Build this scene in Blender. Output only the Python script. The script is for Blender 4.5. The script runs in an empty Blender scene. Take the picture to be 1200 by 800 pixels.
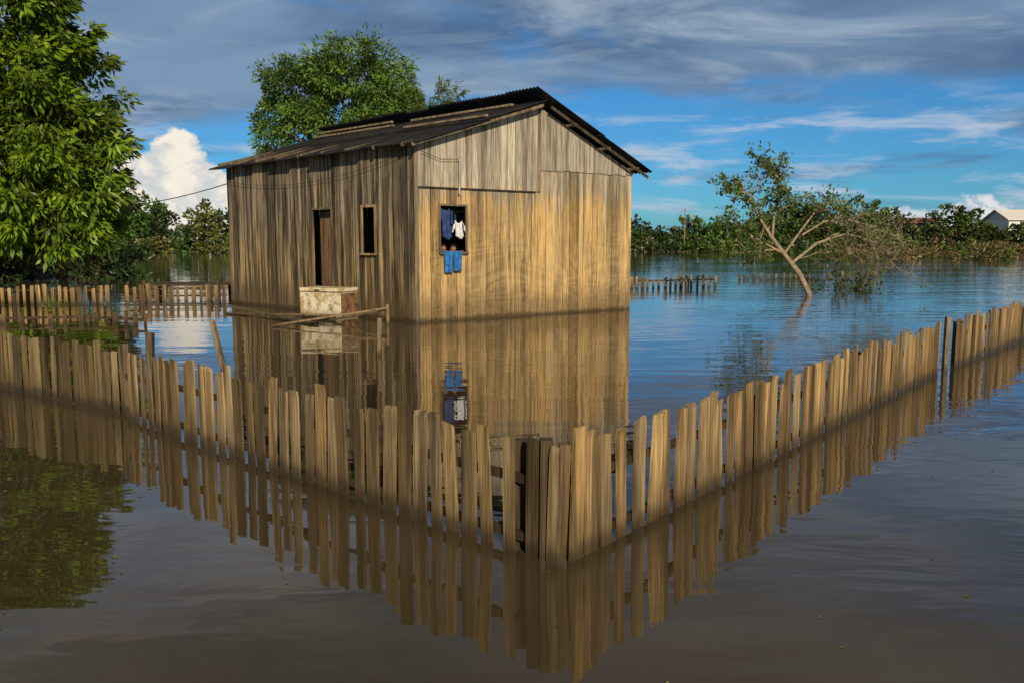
import bpy, math, random
import numpy as np
from mathutils import Vector, Matrix, Quaternion
random.seed(7); rng=np.random.default_rng(11)
scene=bpy.context.scene
V=Vector
# ---------------------------------------------------------------- helpers
def link(o,parent=None):
    scene.collection.objects.link(o)
    if parent is not None:
        o.parent=parent
        o.matrix_parent_inverse=parent.matrix_world.inverted()
    return o
def empty(name,loc,rot=0.0):
    e=bpy.data.objects.new(name,None); e.empty_display_size=.2
    e.location=loc; e.rotation_euler=(0,0,rot)
    e.matrix_world=Matrix.Translation(V(loc))@Matrix.Rotation(rot,4,'Z')
    scene.collection.objects.link(e); return e
class MB:
    def __init__(s): s.v=[];s.f=[];s.c=[];s.m=[]
    def face(s,pts,col=(1,1,1),mat=0):
        b=len(s.v); s.v+= [tuple(p) for p in pts]; s.f.append(tuple(range(b,b+len(pts)))); s.c.append(col); s.m.append(mat)
    def prism(s,bot,top,col=(1,1,1),mat=0):
        b=len(s.v); n=len(bot)
        s.v+=[tuple(p) for p in bot]+[tuple(p) for p in top]
        fs=[tuple(range(b+n-1,b-1,-1)),tuple(range(b+n,b+2*n))]
        for i in range(n):
            j=(i+1)%n; fs.append((b+i,b+j,b+n+j,b+n+i))
        for f in fs: s.f.append(f); s.c.append(col); s.m.append(mat)
    def beam(s,a,b,w,h,col=(1,1,1),mat=0,up=V((0,0,1))):
        a=V(a);b=V(b);d=(b-a).normalized()
        x=d.cross(up)
        if x.length<1e-3: x=d.cross(V((0,1,0)))
        x.normalize(); y=x.cross(d).normalized()
        q=[-x*w/2-y*h/2, x*w/2-y*h/2, x*w/2+y*h/2, -x*w/2+y*h/2]
        s.prism([a+k for k in q][::-1],[b+k for k in q][::-1],col,mat)
    def tube(s,pts,radii,seg=7,col=(1,1,1),mat=0):
        pts=[V(p) for p in pts]; rings=[]
        for i,p in enumerate(pts):
            d=(pts[min(i+1,len(pts)-1)]-pts[max(i-1,0)]).normalized()
            x=d.cross(V((0.13,1,0.07)) if abs(d.y)<.9 else V((1,0,0))).normalized(); y=d.cross(x)
            b=len(s.v)
            for k in range(seg):
                a=2*math.pi*k/seg
                s.v.append(tuple(p+(x*math.cos(a)+y*math.sin(a))*radii[i]))
            rings.append(b)
        for i in range(len(rings)-1):
            for k in range(seg):
                k2=(k+1)%seg
                s.f.append((rings[i]+k,rings[i]+k2,rings[i+1]+k2,rings[i+1]+k)); s.c.append(col); s.m.append(mat)
        s.f.append(tuple(range(rings[-1],rings[-1]+seg))); s.c.append(col); s.m.append(mat)
    def build(s,name,mats,parent=None,smooth=False,pos=None):
        me=bpy.data.meshes.new(name)
        me.from_pydata(s.v,[],s.f)
        for m in mats: me.materials.append(m)
        me.polygons.foreach_set('material_index',s.m)
        at=me.color_attributes.new('tint','FLOAT_COLOR','CORNER')
        cols=[]
        for f,c in zip(s.f,s.c): cols+= [c[0],c[1],c[2],1.0]*len(f)
        at.data.foreach_set('color',cols)
        if smooth: me.polygons.foreach_set('use_smooth',[True]*len(me.polygons))
        me.update()
        o=bpy.data.objects.new(name,me)
        return link(o,parent)
def leaves_obj(name,c,ax,L,W,col,mat,parent=None):
    n=len(c)
    ax=ax/np.linalg.norm(ax,axis=1,keepdims=True)
    r=rng.normal(size=(n,3)); s=np.cross(ax,r); s/=np.linalg.norm(s,axis=1,keepdims=True)+1e-9
    L=L[:,None];W=W[:,None]
    up=np.cross(s,ax)
    v=np.stack([c, c+ax*L*.45+s*W+up*W*.3, c+ax*L-up*L*.08, c+ax*L*.45-s*W+up*W*.3],axis=1).reshape(-1,3)
    me=bpy.data.meshes.new(name)
    me.vertices.add(4*n); me.vertices.foreach_set('co',v.ravel().astype(np.float32))
    me.loops.add(4*n); me.loops.foreach_set('vertex_index',np.arange(4*n,dtype=np.int32))
    me.polygons.add(n); me.polygons.foreach_set('loop_start',np.arange(0,4*n,4,dtype=np.int32))
    try: me.polygons.foreach_set('loop_total',np.full(n,4,dtype=np.int32))
    except Exception: pass
    at=me.color_attributes.new('tint','FLOAT_COLOR','POINT')
    cc=np.ones((n,4));cc[:,:3]=col; cc=np.repeat(cc,4,axis=0)
    at.data.foreach_set('color',cc.ravel().astype(np.float32))
    me.materials.append(mat); me.update(calc_edges=True); me.validate()
    o=bpy.data.objects.new(name,me); return link(o,parent)

class NT:
    def __init__(s,nt): s.nt=nt; s.n=nt.nodes; s.l=nt.links
    def new(s,t,**k):
        n=s.n.new(t)
        for a,b in k.items(): setattr(n,a,b)
        return n
    def put(s,sock,val):
        if isinstance(val,bpy.types.NodeSocket): s.l.new(val,sock)
        else:
            if isinstance(val,(tuple,list)) and len(val)==3 and sock.type=='RGBA': val=(*val,1)
            sock.default_value=val
    def math(s,op,a,b=0.0,c=None,clamp=False):
        n=s.new('ShaderNodeMath',operation=op,use_clamp=clamp)
        s.put(n.inputs[0],a); s.put(n.inputs[1],b)
        if c is not None: s.put(n.inputs[2],c)
        return n.outputs[0]
    def mix(s,f,a,b,mode='MIX'):
        n=s.new('ShaderNodeMix',data_type='RGBA',blend_type=mode)
        s.put(n.inputs[0],f); s.put(n.inputs[6],a); s.put(n.inputs[7],b)
        return n.outputs[2]
    def ss(s,x,a,b,o0=0.0,o1=1.0):
        n=s.new('ShaderNodeMapRange',interpolation_type='SMOOTHSTEP')
        s.put(n.inputs[0],x)
        n.inputs[1].default_value=a;n.inputs[2].default_value=b;n.inputs[3].default_value=o0;n.inputs[4].default_value=o1
        return n.outputs[0]
    def noise(s,vec,scale=1.0,detail=4,rough=.5,dist=0.0,mul=(1,1,1),off=(0,0,0)):
        m=s.new('ShaderNodeMapping'); s.put(m.inputs['Vector'],vec); m.inputs['Scale'].default_value=mul; m.inputs['Location'].default_value=off
        n=s.new('ShaderNodeTexNoise'); s.l.new(m.outputs[0],n.inputs['Vector'])
        n.inputs['Scale'].default_value=scale;n.inputs['Detail'].default_value=detail;n.inputs['Roughness'].default_value=rough;n.inputs['Distortion'].default_value=dist
        return n.outputs['Fac']
def new_mat(name):
    m=bpy.data.materials.new(name); m.use_nodes=True
    t=NT(m.node_tree); b=m.node_tree.nodes['Principled BSDF']
    return m,t,b
def pos_of(t):
    return t.new('ShaderNodeNewGeometry').outputs['Position']
def wood(name,low,high,zmid,zband,stain=.7,wet=.07,stain_col=(.045,.033,.024),spec=.2,th=(.47,.60),ripple_light=0,tide=0,tz=.75,nails=0):
    m,t,b=new_mat(name)
    P=pos_of(t); sep=t.new('ShaderNodeSeparateXYZ'); t.put(sep.inputs[0],P); z=sep.outputs[2]
    at=t.new('ShaderNodeAttribute',attribute_name='tint')
    sc=t.new('ShaderNodeVectorMath',operation='SCALE'); t.put(sc.inputs[0],at.outputs['Color']); sc.inputs['Scale'].default_value=37.0
    ad=t.new('ShaderNodeVectorMath',operation='ADD'); t.put(ad.inputs[0],P); t.put(ad.inputs[1],sc.outputs[0]); PB=ad.outputs[0]
    A=t.noise(PB,1,4,.62,.15,mul=(10,10,.42))
    A2=t.noise(P,1,3,.6,.0,mul=(5,5,.30),off=(3,1,5))
    B=t.noise(P,1,4,.6,.2,mul=(1.4,1.4,1.1),off=(9,2,1))
    G=t.noise(PB,1,2,.6,.0,mul=(60,60,2.6))
    zz=t.math('ADD',z,t.math('MULTIPLY',t.math('SUBTRACT',B,.5),2.2))
    zz=t.math('ADD',zz,t.math('MULTIPLY',t.math('SUBTRACT',A,.5),1.6))
    c=t.mix(t.ss(zz,zmid-zband,zmid+zband),low,high)
    c=t.mix(t.math('MULTIPLY',t.ss(A,th[0],th[1]+.06),stain),c,stain_col)
    c=t.mix(t.math('MULTIPLY',t.ss(A2,th[0]+.02,th[1]+.03),stain*.85),c,stain_col)
    c=t.mix(t.math('MULTIPLY',t.ss(B,.54,.68),.35),c,(low[0]*.55,low[1]*.6,low[2]*.75))
    c=t.mix(1.0,c,at.outputs['Color'],'MULTIPLY')
    if ripple_light:  # sunlight bouncing off the water, painted into board colour as pale wavy bands
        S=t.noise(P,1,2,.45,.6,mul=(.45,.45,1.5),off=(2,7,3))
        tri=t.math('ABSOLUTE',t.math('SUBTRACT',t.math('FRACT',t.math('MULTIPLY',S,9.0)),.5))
        sm=t.math('MULTIPLY',t.ss(tri,.0,.5),t.ss(z,1.0,3.0,ripple_light,0))
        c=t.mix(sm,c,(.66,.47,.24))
    if tide:
        zt=t.math('ADD',z,t.math('MULTIPLY',t.math('SUBTRACT',A,.5),tz*.8))
        c=t.mix(t.ss(zt,tz*.15,tz,tide,0),c,(.10,.070,.038))
    g=t.ss(G,.3,.68,.62,1.16)
    gc=t.new('ShaderNodeCombineColor')
    for i in range(3): t.put(gc.inputs[i],g)
    c=t.mix(1.0,c,gc.outputs[0],'MULTIPLY')
    zw=t.math('ADD',z,t.math('MULTIPLY',t.math('SUBTRACT',A,.5),.22))
    w=t.ss(zw,wet*.2,wet*1.7,1.0,0.0)
    c=t.mix(t.math('MULTIPLY',w,.72),c,(.03,.021,.012))
    t.put(b.inputs['Base Color'],c)
    t.put(b.inputs['Roughness'],t.math('SUBTRACT',.85,t.math('MULTIPLY',w,.45)))
    b.inputs['Specular IOR Level'].default_value=spec
    bp=t.new('ShaderNodeBump'); bp.inputs['Strength'].default_value=.7; bp.inputs['Distance'].default_value=.006
    t.put(bp.inputs['Height'],G); t.put(b.inputs['Normal'],bp.outputs[0])
    return m
def plain(name,col,rough=.7,var=.25,scale=6,spec=.3,metal=0,bump=0):
    m,t,b=new_mat(name)
    P=t.new('ShaderNodeTexCoord').outputs['Object']
    n=t.noise(P,scale,4,.6)
    lo=tuple(c*(1-var) for c in col); hi=tuple(min(1,c*(1+var)) for c in col)
    c=t.mix(t.ss(n,.3,.7),lo,hi)
    t.put(b.inputs['Base Color'],c); b.inputs['Roughness'].default_value=rough
    b.inputs['Specular IOR Level'].default_value=spec; b.inputs['Metallic'].default_value=metal
    if bump:
        bp=t.new('ShaderNodeBump'); bp.inputs['Distance'].default_value=bump; t.put(bp.inputs['Height'],n); t.put(b.inputs['Normal'],bp.outputs[0])
    return m
def leafmat(name,tr=.3):
    m,t,b=new_mat(name)
    at=t.new('ShaderNodeAttribute',attribute_name='tint')
    t.put(b.inputs['Base Color'],at.outputs['Color']); b.inputs['Roughness'].default_value=.45; b.inputs['Specular IOR Level'].default_value=.35
    if tr:
        tl=t.new('ShaderNodeBsdfTranslucent'); t.put(tl.inputs[0],t.mix(1.0,at.outputs['Color'],(1.2,1.3,.5),'MULTIPLY'))
        mx=t.new('ShaderNodeMixShader'); mx.inputs[0].default_value=tr
        t.l.new(b.outputs[0],mx.inputs[1]); t.l.new(tl.outputs[0],mx.inputs[2])
        t.l.new(mx.outputs[0],t.n['Material Output'].inputs['Surface'])
    return m

M_gable=wood('weathered_boards_gable',(.60,.40,.175),(.42,.35,.255),2.7,.40,stain=.55,ripple_light=.22,tide=.62,tz=.85)
M_side =wood('weathered_boards_side',(.47,.335,.165),(.37,.295,.20),1.8,.9,stain=.92,th=(.42,.56),tide=.7,tz=.9,stain_col=(.04,.03,.021))
M_fence=wood('fence_wood',(.45,.30,.130),(.45,.32,.155),2.5,1,stain=.80,wet=.08,th=(.45,.59),stain_col=(.06,.042,.025),tide=.62,tz=.42)
M_old  =wood('old_grey_wood',(.19,.15,.10),(.26,.215,.155),.6,.4,stain=.6)
M_bark=plain('bark',(.11,.08,.055),.9,.4,5,bump=.02)
M_barklight=plain('dry_bark',(.26,.20,.14),.9,.35,9,bump=.01)
M_leaf=leafmat('leaf',.22); M_leaf_far=leafmat('distant_leaf',0)

# ---------------------------------------------------------------- camera
cam_d=bpy.data.cameras.new('camera'); cam=bpy.data.objects.new('camera',cam_d); scene.collection.objects.link(cam)
cam.location=(0,0,1.7); cam.rotation_euler=(math.radians(90-6.83),0,0)
cam_d.sensor_width=36; cam_d.lens=28.8; cam_d.clip_end=6000; cam_d.clip_start=.05
scene.camera=cam
scene.view_settings.view_transform='Standard'; scene.view_settings.look='None'; scene.view_settings.exposure=0

# ---------------------------------------------------------------- sun and sky
SE=math.radians(25); sv=V((.24,-1,0)).normalized()*math.cos(SE)+V((0,0,math.sin(SE)))
sl=bpy.data.lights.new('sun','SUN'); sl.energy=4.7; sl.angle=math.radians(.5); sl.color=(1,.85,.62)
so=bpy.data.objects.new('sun',sl); scene.collection.objects.link(so); so.rotation_euler=sv.to_track_quat('Z','Y').to_euler(); so.location=(10,-30,20)
w=bpy.data.worlds.new('World'); scene.world=w; w.use_nodes=True
t=NT(w.node_tree); bg=w.node_tree.nodes['Background']
sky=t.new('ShaderNodeTexSky',sky_type='NISHITA'); sky.sun_disc=False; sky.sun_elevation=SE; sky.sun_rotation=math.atan2(.24,-1)
sky.ozone_density=3; sky.air_density=1.0; sky.dust_density=.4
D=t.new('ShaderNodeTexCoord').outputs['Generated']
sp=t.new('ShaderNodeSeparateXYZ'); t.put(sp.inputs[0],D); dx,dy,dz=sp.outputs
zc=t.math('ADD',t.math('MAXIMUM',dz,0.0),.07)
cb=t.new('ShaderNodeCombineXYZ'); t.put(cb.inputs[0],t.math('DIVIDE',dx,zc)); t.put(cb.inputs[1],t.math('DIVIDE',dy,zc)); Q=cb.outputs[0]
blue=t.mix(1.0,sky.outputs[0],(.22,.58,.88),'MULTIPLY')
n1=t.noise(Q,.55,4,.56,.5,mul=(.8,1.1,1),off=(4.3,1.2,0))
n2=t.noise(Q,.8,4,.55,.5,mul=(.9,1.2,1),off=(11.3,7.7,2))
n3=t.noise(Q,1.5,6,.62,.7,mul=(.75,1.15,1),off=(1.7,3.1,5))
ccol=t.mix(t.ss(n2,.36,.70),(.72,1.45,2.75),(2.0,3.1,4.6))
ccol=t.mix(t.math('MULTIPLY',t.ss(n3,.48,.76),.62),ccol,(4.7,5.5,6.4))
hi=t.ss(dz,.27,.6,1.0,.5)
hc=t.new('ShaderNodeCombineColor')
for i in range(3): t.put(hc.inputs[i],hi)
ccol=t.mix(1.0,ccol,hc.outputs[0],'MULTIPLY')
warm=t.ss(dz,.25,.45)
ccol=t.mix(1.0,ccol,t.mix(warm,(1,1,1),(1.55,1.05,.72)),'MULTIPLY')
cov=t.math('ADD',n1,t.ss(dz,.07,.25,-.12,.20))
mask=t.ss(cov,.44,.62)
col=t.mix(mask,blue,ccol)
el=t.math('ARCSINE',dz); az=t.math('ARCTAN2',dx,dy)
e2=t.new('ShaderNodeCombineXYZ'); t.put(e2.inputs[0],az); t.put(e2.inputs[1],el)
n4=t.noise(e2.outputs[0],1,5,.6,.5,mul=(7,38,1),off=(2.2,.6,0))
band=t.math('MULTIPLY',t.ss(el,.015,.05),t.ss(el,.12,.18,1,0))
lowm=t.math('MULTIPLY',t.ss(n4,.48,.68),t.math('MULTIPLY',band,.85))
col=t.mix(lowm,col,(4.6,5.5,6.8))
nn=t.noise(e2.outputs[0],1,6,.58,.3,mul=(26,30,1),off=(1.3,.91,0))
sh=t.noise(e2.outputs[0],1,5,.6,.4,mul=(34,44,1),off=(4.3,1.3,0))
def cumulus(col,a0,wd,top,c_hi,c_lo):
    g=t.math('POWER',t.math('ABSOLUTE',t.math('DIVIDE',t.math('SUBTRACT',az,a0),wd)),2.6)
    g=t.math('EXPONENT',t.math('MULTIPLY',g,-1.0))
    te=t.math('MULTIPLY',g,top)
    te=t.math('ADD',te,t.math('MULTIPLY',t.math('SUBTRACT',nn,.5),.085))
    te=t.math('SUBTRACT',te,.012)
    m=t.ss(t.math('SUBTRACT',te,el),-.001,.009)
    cc=t.mix(t.ss(sh,.38,.58),c_lo,c_hi)
    return t.mix(m,col,cc)
col=cumulus(col,-.385,.085,.13,(9.2,8.5,7.3),(6.2,6.4,6.5))
col=cumulus(col,.50,.17,.055,(7.4,7.6,7.8),(4.2,5.2,6.5))
t.put(bg.inputs[0],col); bg.inputs[1].default_value=.10

# ---------------------------------------------------------------- ground & water
def gh(x,y):
    h=-1.6
    sh=(y-(150+8*math.sin(x*.03)+5*math.sin(x*.11)))/12
    h+=2.4/(1+math.exp(-max(-30,min(30,sh))))
    d=((x+27)/9)**2+((y-42)/5)**2
    h+=2.1*math.exp(-d)
    d=((x-86)/40)**2+((y-175)/26)**2
    h+=1.6*math.exp(-d)
    return h+.12*math.sin(x*.7)*math.cos(y*.5)
mb=MB()
xs=list(range(-400,-60,20))+list(range(-60,20,2))+list(range(20,140,5))+list(range(140,401,20))
ys=list(range(-40,30,10))+list(range(30,60,2))+list(range(60,130,10))+list(range(130,230,4))+[240,300,400,600]
xs=[-3000,-1000]+xs+[1000,3000]; ys=[-600]+ys+[1200,3000]
for y in ys:
    for x in xs: mb.v.append((x,y,gh(x,y)))
nx=len(xs)
for j in range(len(ys)-1):
    for i in range(nx-1):
        mb.f.append((j*nx+i,j*nx+i+1,(j+1)*nx+i+1,(j+1)*nx+i)); mb.c.append((1,1,1)); mb.m.append(0)
m,t,b=new_mat('mud_and_grass'); P=pos_of(t)
n=t.noise(P,.35,6,.65); sep=t.new('ShaderNodeSeparateXYZ'); t.put(sep.inputs[0],P)
c=t.mix(t.ss(n,.4,.6),(.10,.075,.045),(.06,.085,.025))
c=t.mix(t.ss(sep.outputs[2],.05,.45,.9,0),c,(.17,.12,.07))
t.put(b.inputs['Base Color'],c); b.inputs['Roughness'].default_value=.95
mb.build('ground',[m],smooth=True)

m,t,b=new_mat('flood_water'); P=pos_of(t)
sep=t.new('ShaderNodeSeparateXYZ'); t.put(sep.inputs[0],P)
b.inputs['IOR'].default_value=1.85
b.inputs['Roughness'].default_value=.012
t.put(b.inputs['Base Color'],t.mix(t.ss(t.noise(P,.4,3,.5),.35,.65),(.046,.034,.018),(.062,.045,.024)))
wa=t.noise(P,1,3,.5,.3,mul=(.9,2.4,1))
wb=t.noise(P,1,2,.5,.2,mul=(.28,.75,1),off=(5,3,0))
wc=t.noise(P,1,1,.5,.0,mul=(2.6,7.5,1),off=(1,3,0))
pm=t.ss(t.noise(P,.11,2,.5,.5,mul=(1,1.6,1),off=(3.3,8,0)),.42,.62,.45,1.0)
right=t.ss(t.math('SUBTRACT',sep.outputs[0],t.math('MULTIPLY',sep.outputs[1],.16)),-1.0,3.0,.75,2.9)
amp=t.math('MULTIPLY',pm,right)
h=t.math('ADD',t.math('MULTIPLY',wa,.0078),t.math('MULTIPLY',wc,.0009))
h=t.math('ADD',t.math('MULTIPLY',h,amp),t.math('MULTIPLY',wb,.015))
bp=t.new('ShaderNodeBump'); bp.inputs['Strength'].default_value=1; bp.inputs['Distance'].default_value=1
t.put(bp.inputs['Height'],h); t.put(b.inputs['Normal'],bp.outputs[0])
mb=MB(); mb.face([(-3000,-600,0),(3000,-600,0),(3000,3000,0),(-3000,3000,0)]); mb.build('water',[m])

# ---------------------------------------------------------------- house
N=V((-2.03,17.6,0)); L=V((-8.03,23.5,0)); R=V((3.05,21.3,0)); Bk=L+R-N
house=empty('wooden_house',(N.x,N.y,0))
def wall(name,P0,P1,out,topf,openings,seams,mat,tone=1.0,bw=.19):
    e=(P1-P0); LN=e.length; e.normalize(); mb=MB()
    brk=sorted(set([0,LN]+[o[0] for o in openings]+[o[1] for o in openings]+[s[0] for s in seams if 0<s[0]<LN]+[s[1] for s in seams if 0<s[1]<LN]))
    edges=[]
    for p,q in zip(brk[:-1],brk[1:]):
        k=max(1,round((q-p)/bw)); ws=[random.uniform(.6,1.4) for _ in range(k)]; s=sum(ws); a=p
        for wd in ws:
            bb=a+wd/s*(q-p); edges.append((a,bb)); a=bb
    def board(a,bb,z0,z1a,z1b,off,col):
        g=random.uniform(.002,.009); th=.022
        a2=a+g; b2=bb-g; l=random.uniform(-.006,.006)
        def q(s,z,o): return P0+e*s+out*(off+o)+V((0,0,z))
        bot=[q(a2,z0,0),q(a2,z0,th),q(b2,z0,th),q(b2,z0,0)]
        top=[q(a2+l,z1a,0),q(a2+l,z1a,th),q(b2+l,z1b,th),q(b2+l,z1b,0)]
        mb.prism(bot[::-1],top[::-1],col)
    for a,bb in edges:
        mid=(a+bb)/2
        v=random.uniform(.74,1.15)*tone; hue=random.uniform(-.05,.05)
        if random.random()<.18: v*=.62
        col=(v*(1+hue),v,v*(1-hue*1.5))
        ta,tb=topf(a),topf(bb)
        sm=[s for s in seams if s[0]-1e-4<=mid<=s[1]+1e-4]
        if sm:
            zs=sm[0][2]; vv=random.uniform(.75,1.3)
            gcol=(vv*.95,vv*1.0,vv*1.08)
            board(a,bb,zs-.05+random.uniform(-.02,.01),ta,tb,.030+random.uniform(0,.006),gcol)
            ta=min(ta,zs+.02); tb=min(tb,zs+.02)
        off=random.uniform(0,.007)
        ops=[o for o in openings if o[0]-1e-4<=mid<=o[1]+1e-4]
        if ops:
            o=ops[0]
            if o[2]>-.4: board(a,bb,-.6,o[2],o[2],off,col)
            board(a,bb,o[3],ta,tb,off,col)
        else: board(a,bb,-.6,ta,tb,off,col)
    ob=mb.build(name,[mat],house)
    return ob,e
LG=(R-N).length; SL=(L-N).length
zN,zP,zR=3.80,4.86,3.50; sp_=.516
def gtop(a):
    s=a/LG
    return (zN+(zP-zN)*s/sp_ if s<sp_ else zP+(zR-zP)*(s-sp_)/(1-sp_))-.03
eG=(R-N).normalized(); nG=V((eG.y,-eG.x,0)); eS=(L-N).normalized(); nS=V((-eS.y,eS.x,0)) 
if nS.dot(V((0,-1,0)))<0: nS=-nS
gw=(.565,1.22,1.50,2.50)
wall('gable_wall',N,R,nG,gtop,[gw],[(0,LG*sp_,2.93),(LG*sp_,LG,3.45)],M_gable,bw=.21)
dr=(SL*.377,SL*.475,.48,2.50); sw=(SL*.171,SL*.2265,1.47,2.50)
wall('side_wall',N+eS*.0,L,nS,lambda a:3.80+.1*a/SL,[dr,sw],[],M_side,bw=.16)
wall('rear_gable_wall',L,Bk,-nG,gtop,[],[],M_old)
wall('far_side_wall',R,Bk,-nS,lambda a:3.48,[],[],M_old)
fb=MB()
def onG(a,z,o): return N+eG*a+nG*o+V((0,0,z))
def onS(a,z,o): return N+eS*a+nS*o+V((0,0,z))
def frame(on,op,col,wd=.06,sill=True):
    a0,a1,z0,z1=op
    fb.beam(on(a0-wd/2,z0,.046),on(a0-wd/2,z1,.046),wd,.03,col,up=(on(0,0,1)-on(0,0,0)))
    fb.beam(on(a1+wd/2,z0,.046),on(a1+wd/2,z1,.046),wd,.03,col,up=(on(0,0,1)-on(0,0,0)))
    fb.beam(on(a0-wd,z1+wd/2,.048),on(a1+wd,z1+wd/2,.048),.03,wd,col)
    if sill: fb.beam(on(a0-wd,z0-.022,.03),on(a1+wd,z0-.022,.03),.14,.04,col)
frame(onG,gw,(.75,.7,.65),.04)
frame(onS,sw,(1.6,1.35,1.0),.055); frame(onS,dr,(.9,.8,.65),.05,False)
fb.beam(onG(-.012,-.6,.02),onG(-.012,3.78,.02),.09,.05,(.8,.75,.7))
fb.beam(onG(LG*sp_,2.9,.082),onG(LG*sp_,4.78,.082),.07,.04,(.9,.85,.8))
fb.beam(onG(.02,2.885,.075),onG(LG*.5,2.885,.075),.035,.02,(.35,.3,.27))
def roofz(s): return zN+(zP-zN)*s/sp_ if s<sp_ else zP+(zR-zP)*(s-sp_)/(1-sp_)
for s in (0.01,.17,.34,.49,.66,.83,.985):
    p=onG(LG*s,roofz(s)+.015,0)+(-eS)*.30; q=onG(LG*s,roofz(s)+.015,0)+eS*(SL+.25)
    fb.beam(p,q,.055,.07,(.75,.7,.62))
for k in range(9):
    a=.1+k*(SL-.2)/8
    p=onS(a,3.80-.06+.1*a/SL,.30); q=onS(a,3.80+.1*a/SL+.98*.5,-LG*sp_*.5)
    fb.beam(p,q,.05,.08,(.6,.55,.5))
g=-eS*.30
def bg_pt(s,z): return onG(LG*s,roofz(s)+z,0)+g
fb.beam(bg_pt(-.05,-.0)+V((0,0,.02)),bg_pt(.50,-.0),.025,.07,(.8,.75,.7))
fb.beam(bg_pt(.535,-.0),bg_pt(1.04,-.03),.025,.07,(.3,.28,.26))
fb.build('frames_and_rafters',[M_old],house)
fl=MB()
for k in range(26):
    a=.05+k*(SL-.1)/26
    fl.beam(onS(a+.15,.44,-.06),onS(a+.15,.44,-LG*.97),.30,.03,(.7,.7,.7))
fl.build('floor',[M_old],house)
dm=MB()
for k in range(4):
    a0=dr[0]+.02+k*(dr[1]-dr[0]-.04)/4; a1=a0+(dr[1]-dr[0]-.04)/4-.008
    dm.prism([onS(a0,.49,-.16),onS(a1,.49,-.16),onS(a1,.49,-.19),onS(a0,.49,-.19)],[onS(a0,2.46,-.16),onS(a1,2.46,-.16),onS(a1,2.46,-.19),onS(a0,2.46,-.19)],(.72+.2*random.random(),.58,.44))
dm.build('door',[M_old],house)
M_roof,t,b=new_mat('rusted_corrugated_iron'); P=pos_of(t)
n=t.noise(P,1.6,4,.65); n_=t.noise(P,9,3,.6)
c=t.mix(t.ss(n,.44,.70),(.013,.0135,.015),(.034,.028,.024)); c=t.mix(t.math('MULTIPLY',t.ss(n_,.55,.7),.6),c,(.009,.009,.009))
t.put(b.inputs['Base Color'],c); b.inputs['Roughness'].default_value=.75; b.inputs['Specular IOR Level'].default_value=.2
def sheet(mb,O,along,down,wid,ln,per=.11,amp=.019,lift=0):
    nrm=along.cross(down).normalized()
    if nrm.z<0: nrm=-nrm
    k=int(wid/per*6); rows=3; base=len(mb.v)
    sag=random.uniform(-.015,.015)
    for j in range(rows+1):
        for i in range(k+1):
            x=wid*i/k
            mb.v.append(tuple(O+along*x+down*(ln*j/rows)+nrm*(lift+amp*math.sin(2*math.pi*x/per)+sag*math.sin(math.pi*j/rows))))
    for j in range(rows):
        for i in range(k):
            a=base+j*(k+1)+i
            mb.f.append((a,a+1,a+k+2,a+k+1)); mb.c.append((1,1,1)); mb.m.append(0)
rb=MB()
pk=onG(LG*sp_,zP+.07,0); ev=onG(0,zN+.07,0)
dn=(ev-pk); Ls=dn.length; dn.normalize()
tot=SL+.75; a=-.38; i=0
while a<tot-.40:
    wd=min(.98,tot-.38-a+.02)
    sh_=random.uniform(-.08,.06)
    sheet(rb,pk+eS*a+dn*(.02+sh_)+V((0,0,-.02)),(eS+V((0,0,.012))).normalized(),dn,wd+.06,Ls*.56,lift=.035+.014*(i%2))
    sheet(rb,pk+eS*a+dn*(Ls*.5)+V((0,0,-.02)),(eS+V((0,0,.012))).normalized(),dn,wd+.06,Ls*.5+.34+random.uniform(-.07,.08),lift=.0+.014*(i%2))
    a+=wd; i+=1
pk2=onG(LG*sp_,zP+.10,0); ev2=onG(LG,zR+.08,0); dn2=ev2-pk2; L2=dn2.length; dn2.normalize()
a=-.38;i=0
while a<tot-.40:
    wd=min(.98,tot-.38-a+.02); sh_=random.uniform(-.06,.06)
    sheet(rb,pk2+eS*a-dn2*(.34+sh_)+V((0,0,.05)),eS,dn2,wd+.06,L2*.6+.3,lift=.03+.014*(i%2))
    sheet(rb,pk2+eS*a+dn2*(L2*.52)+V((0,0,.05)),eS,dn2,wd+.06,L2*.48+.34+random.uniform(-.06,.07),lift=.0+.014*(i%2))
    a+=wd;i+=1
ro=rb.build('corrugated_roof',[M_roof],house,smooth=True)
sd=ro.modifiers.new('thick','SOLIDIFY'); sd.thickness=.008
lb=MB()
for k,(s,a0,a1,dz_) in enumerate([(.43,.2,3.9,.17),(.40,4.4,8.2,.16),(.25,-.3,2.6,.15),(.46,5.0,8.6,.22)]):
    lb.beam(onG(LG*s,roofz(s)+dz_,0)+eS*a0,onG(LG*s,roofz(s)+dz_+.02,0)+eS*a1,.07,.05,(1.1,1.0,.9))
lb.build('roof_battens',[M_old],house)
M_pvc=plain('grey_pvc',(.30,.36,.36),.5); pb=MB()
pb.tube([onG(1.02,2.75,.10),onG(1.02,3.45,.12),onG(1.00,3.50,.14)],[.022,.022,.03],8)
pb.build('meter_pipe',[M_pvc],house,smooth=True)
M_wire=plain('black_wire',(.02,.02,.02),.6)
wb_=MB(); p0=onS(SL-.05,3.35,.05); p1=V((-33,62,5.2)); pts=[]
for i in range(25):
    f=i/24; q=p0.lerp(p1,f); q.z-=1.2*4*f*(1-f)*.55; pts.append(q)
wb_.tube(pts,[.014+.012*i/24 for i in range(25)],5); wb_.build('power_cable',[M_wire],smooth=True)
wb2=MB(); p0=onG(1.0,3.50,.15); p1=onG(.05,3.62,.14); wb2.tube([p0,p0.lerp(p1,.5)-V((0,0,.09)),p1],[.007]*3,5)
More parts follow.
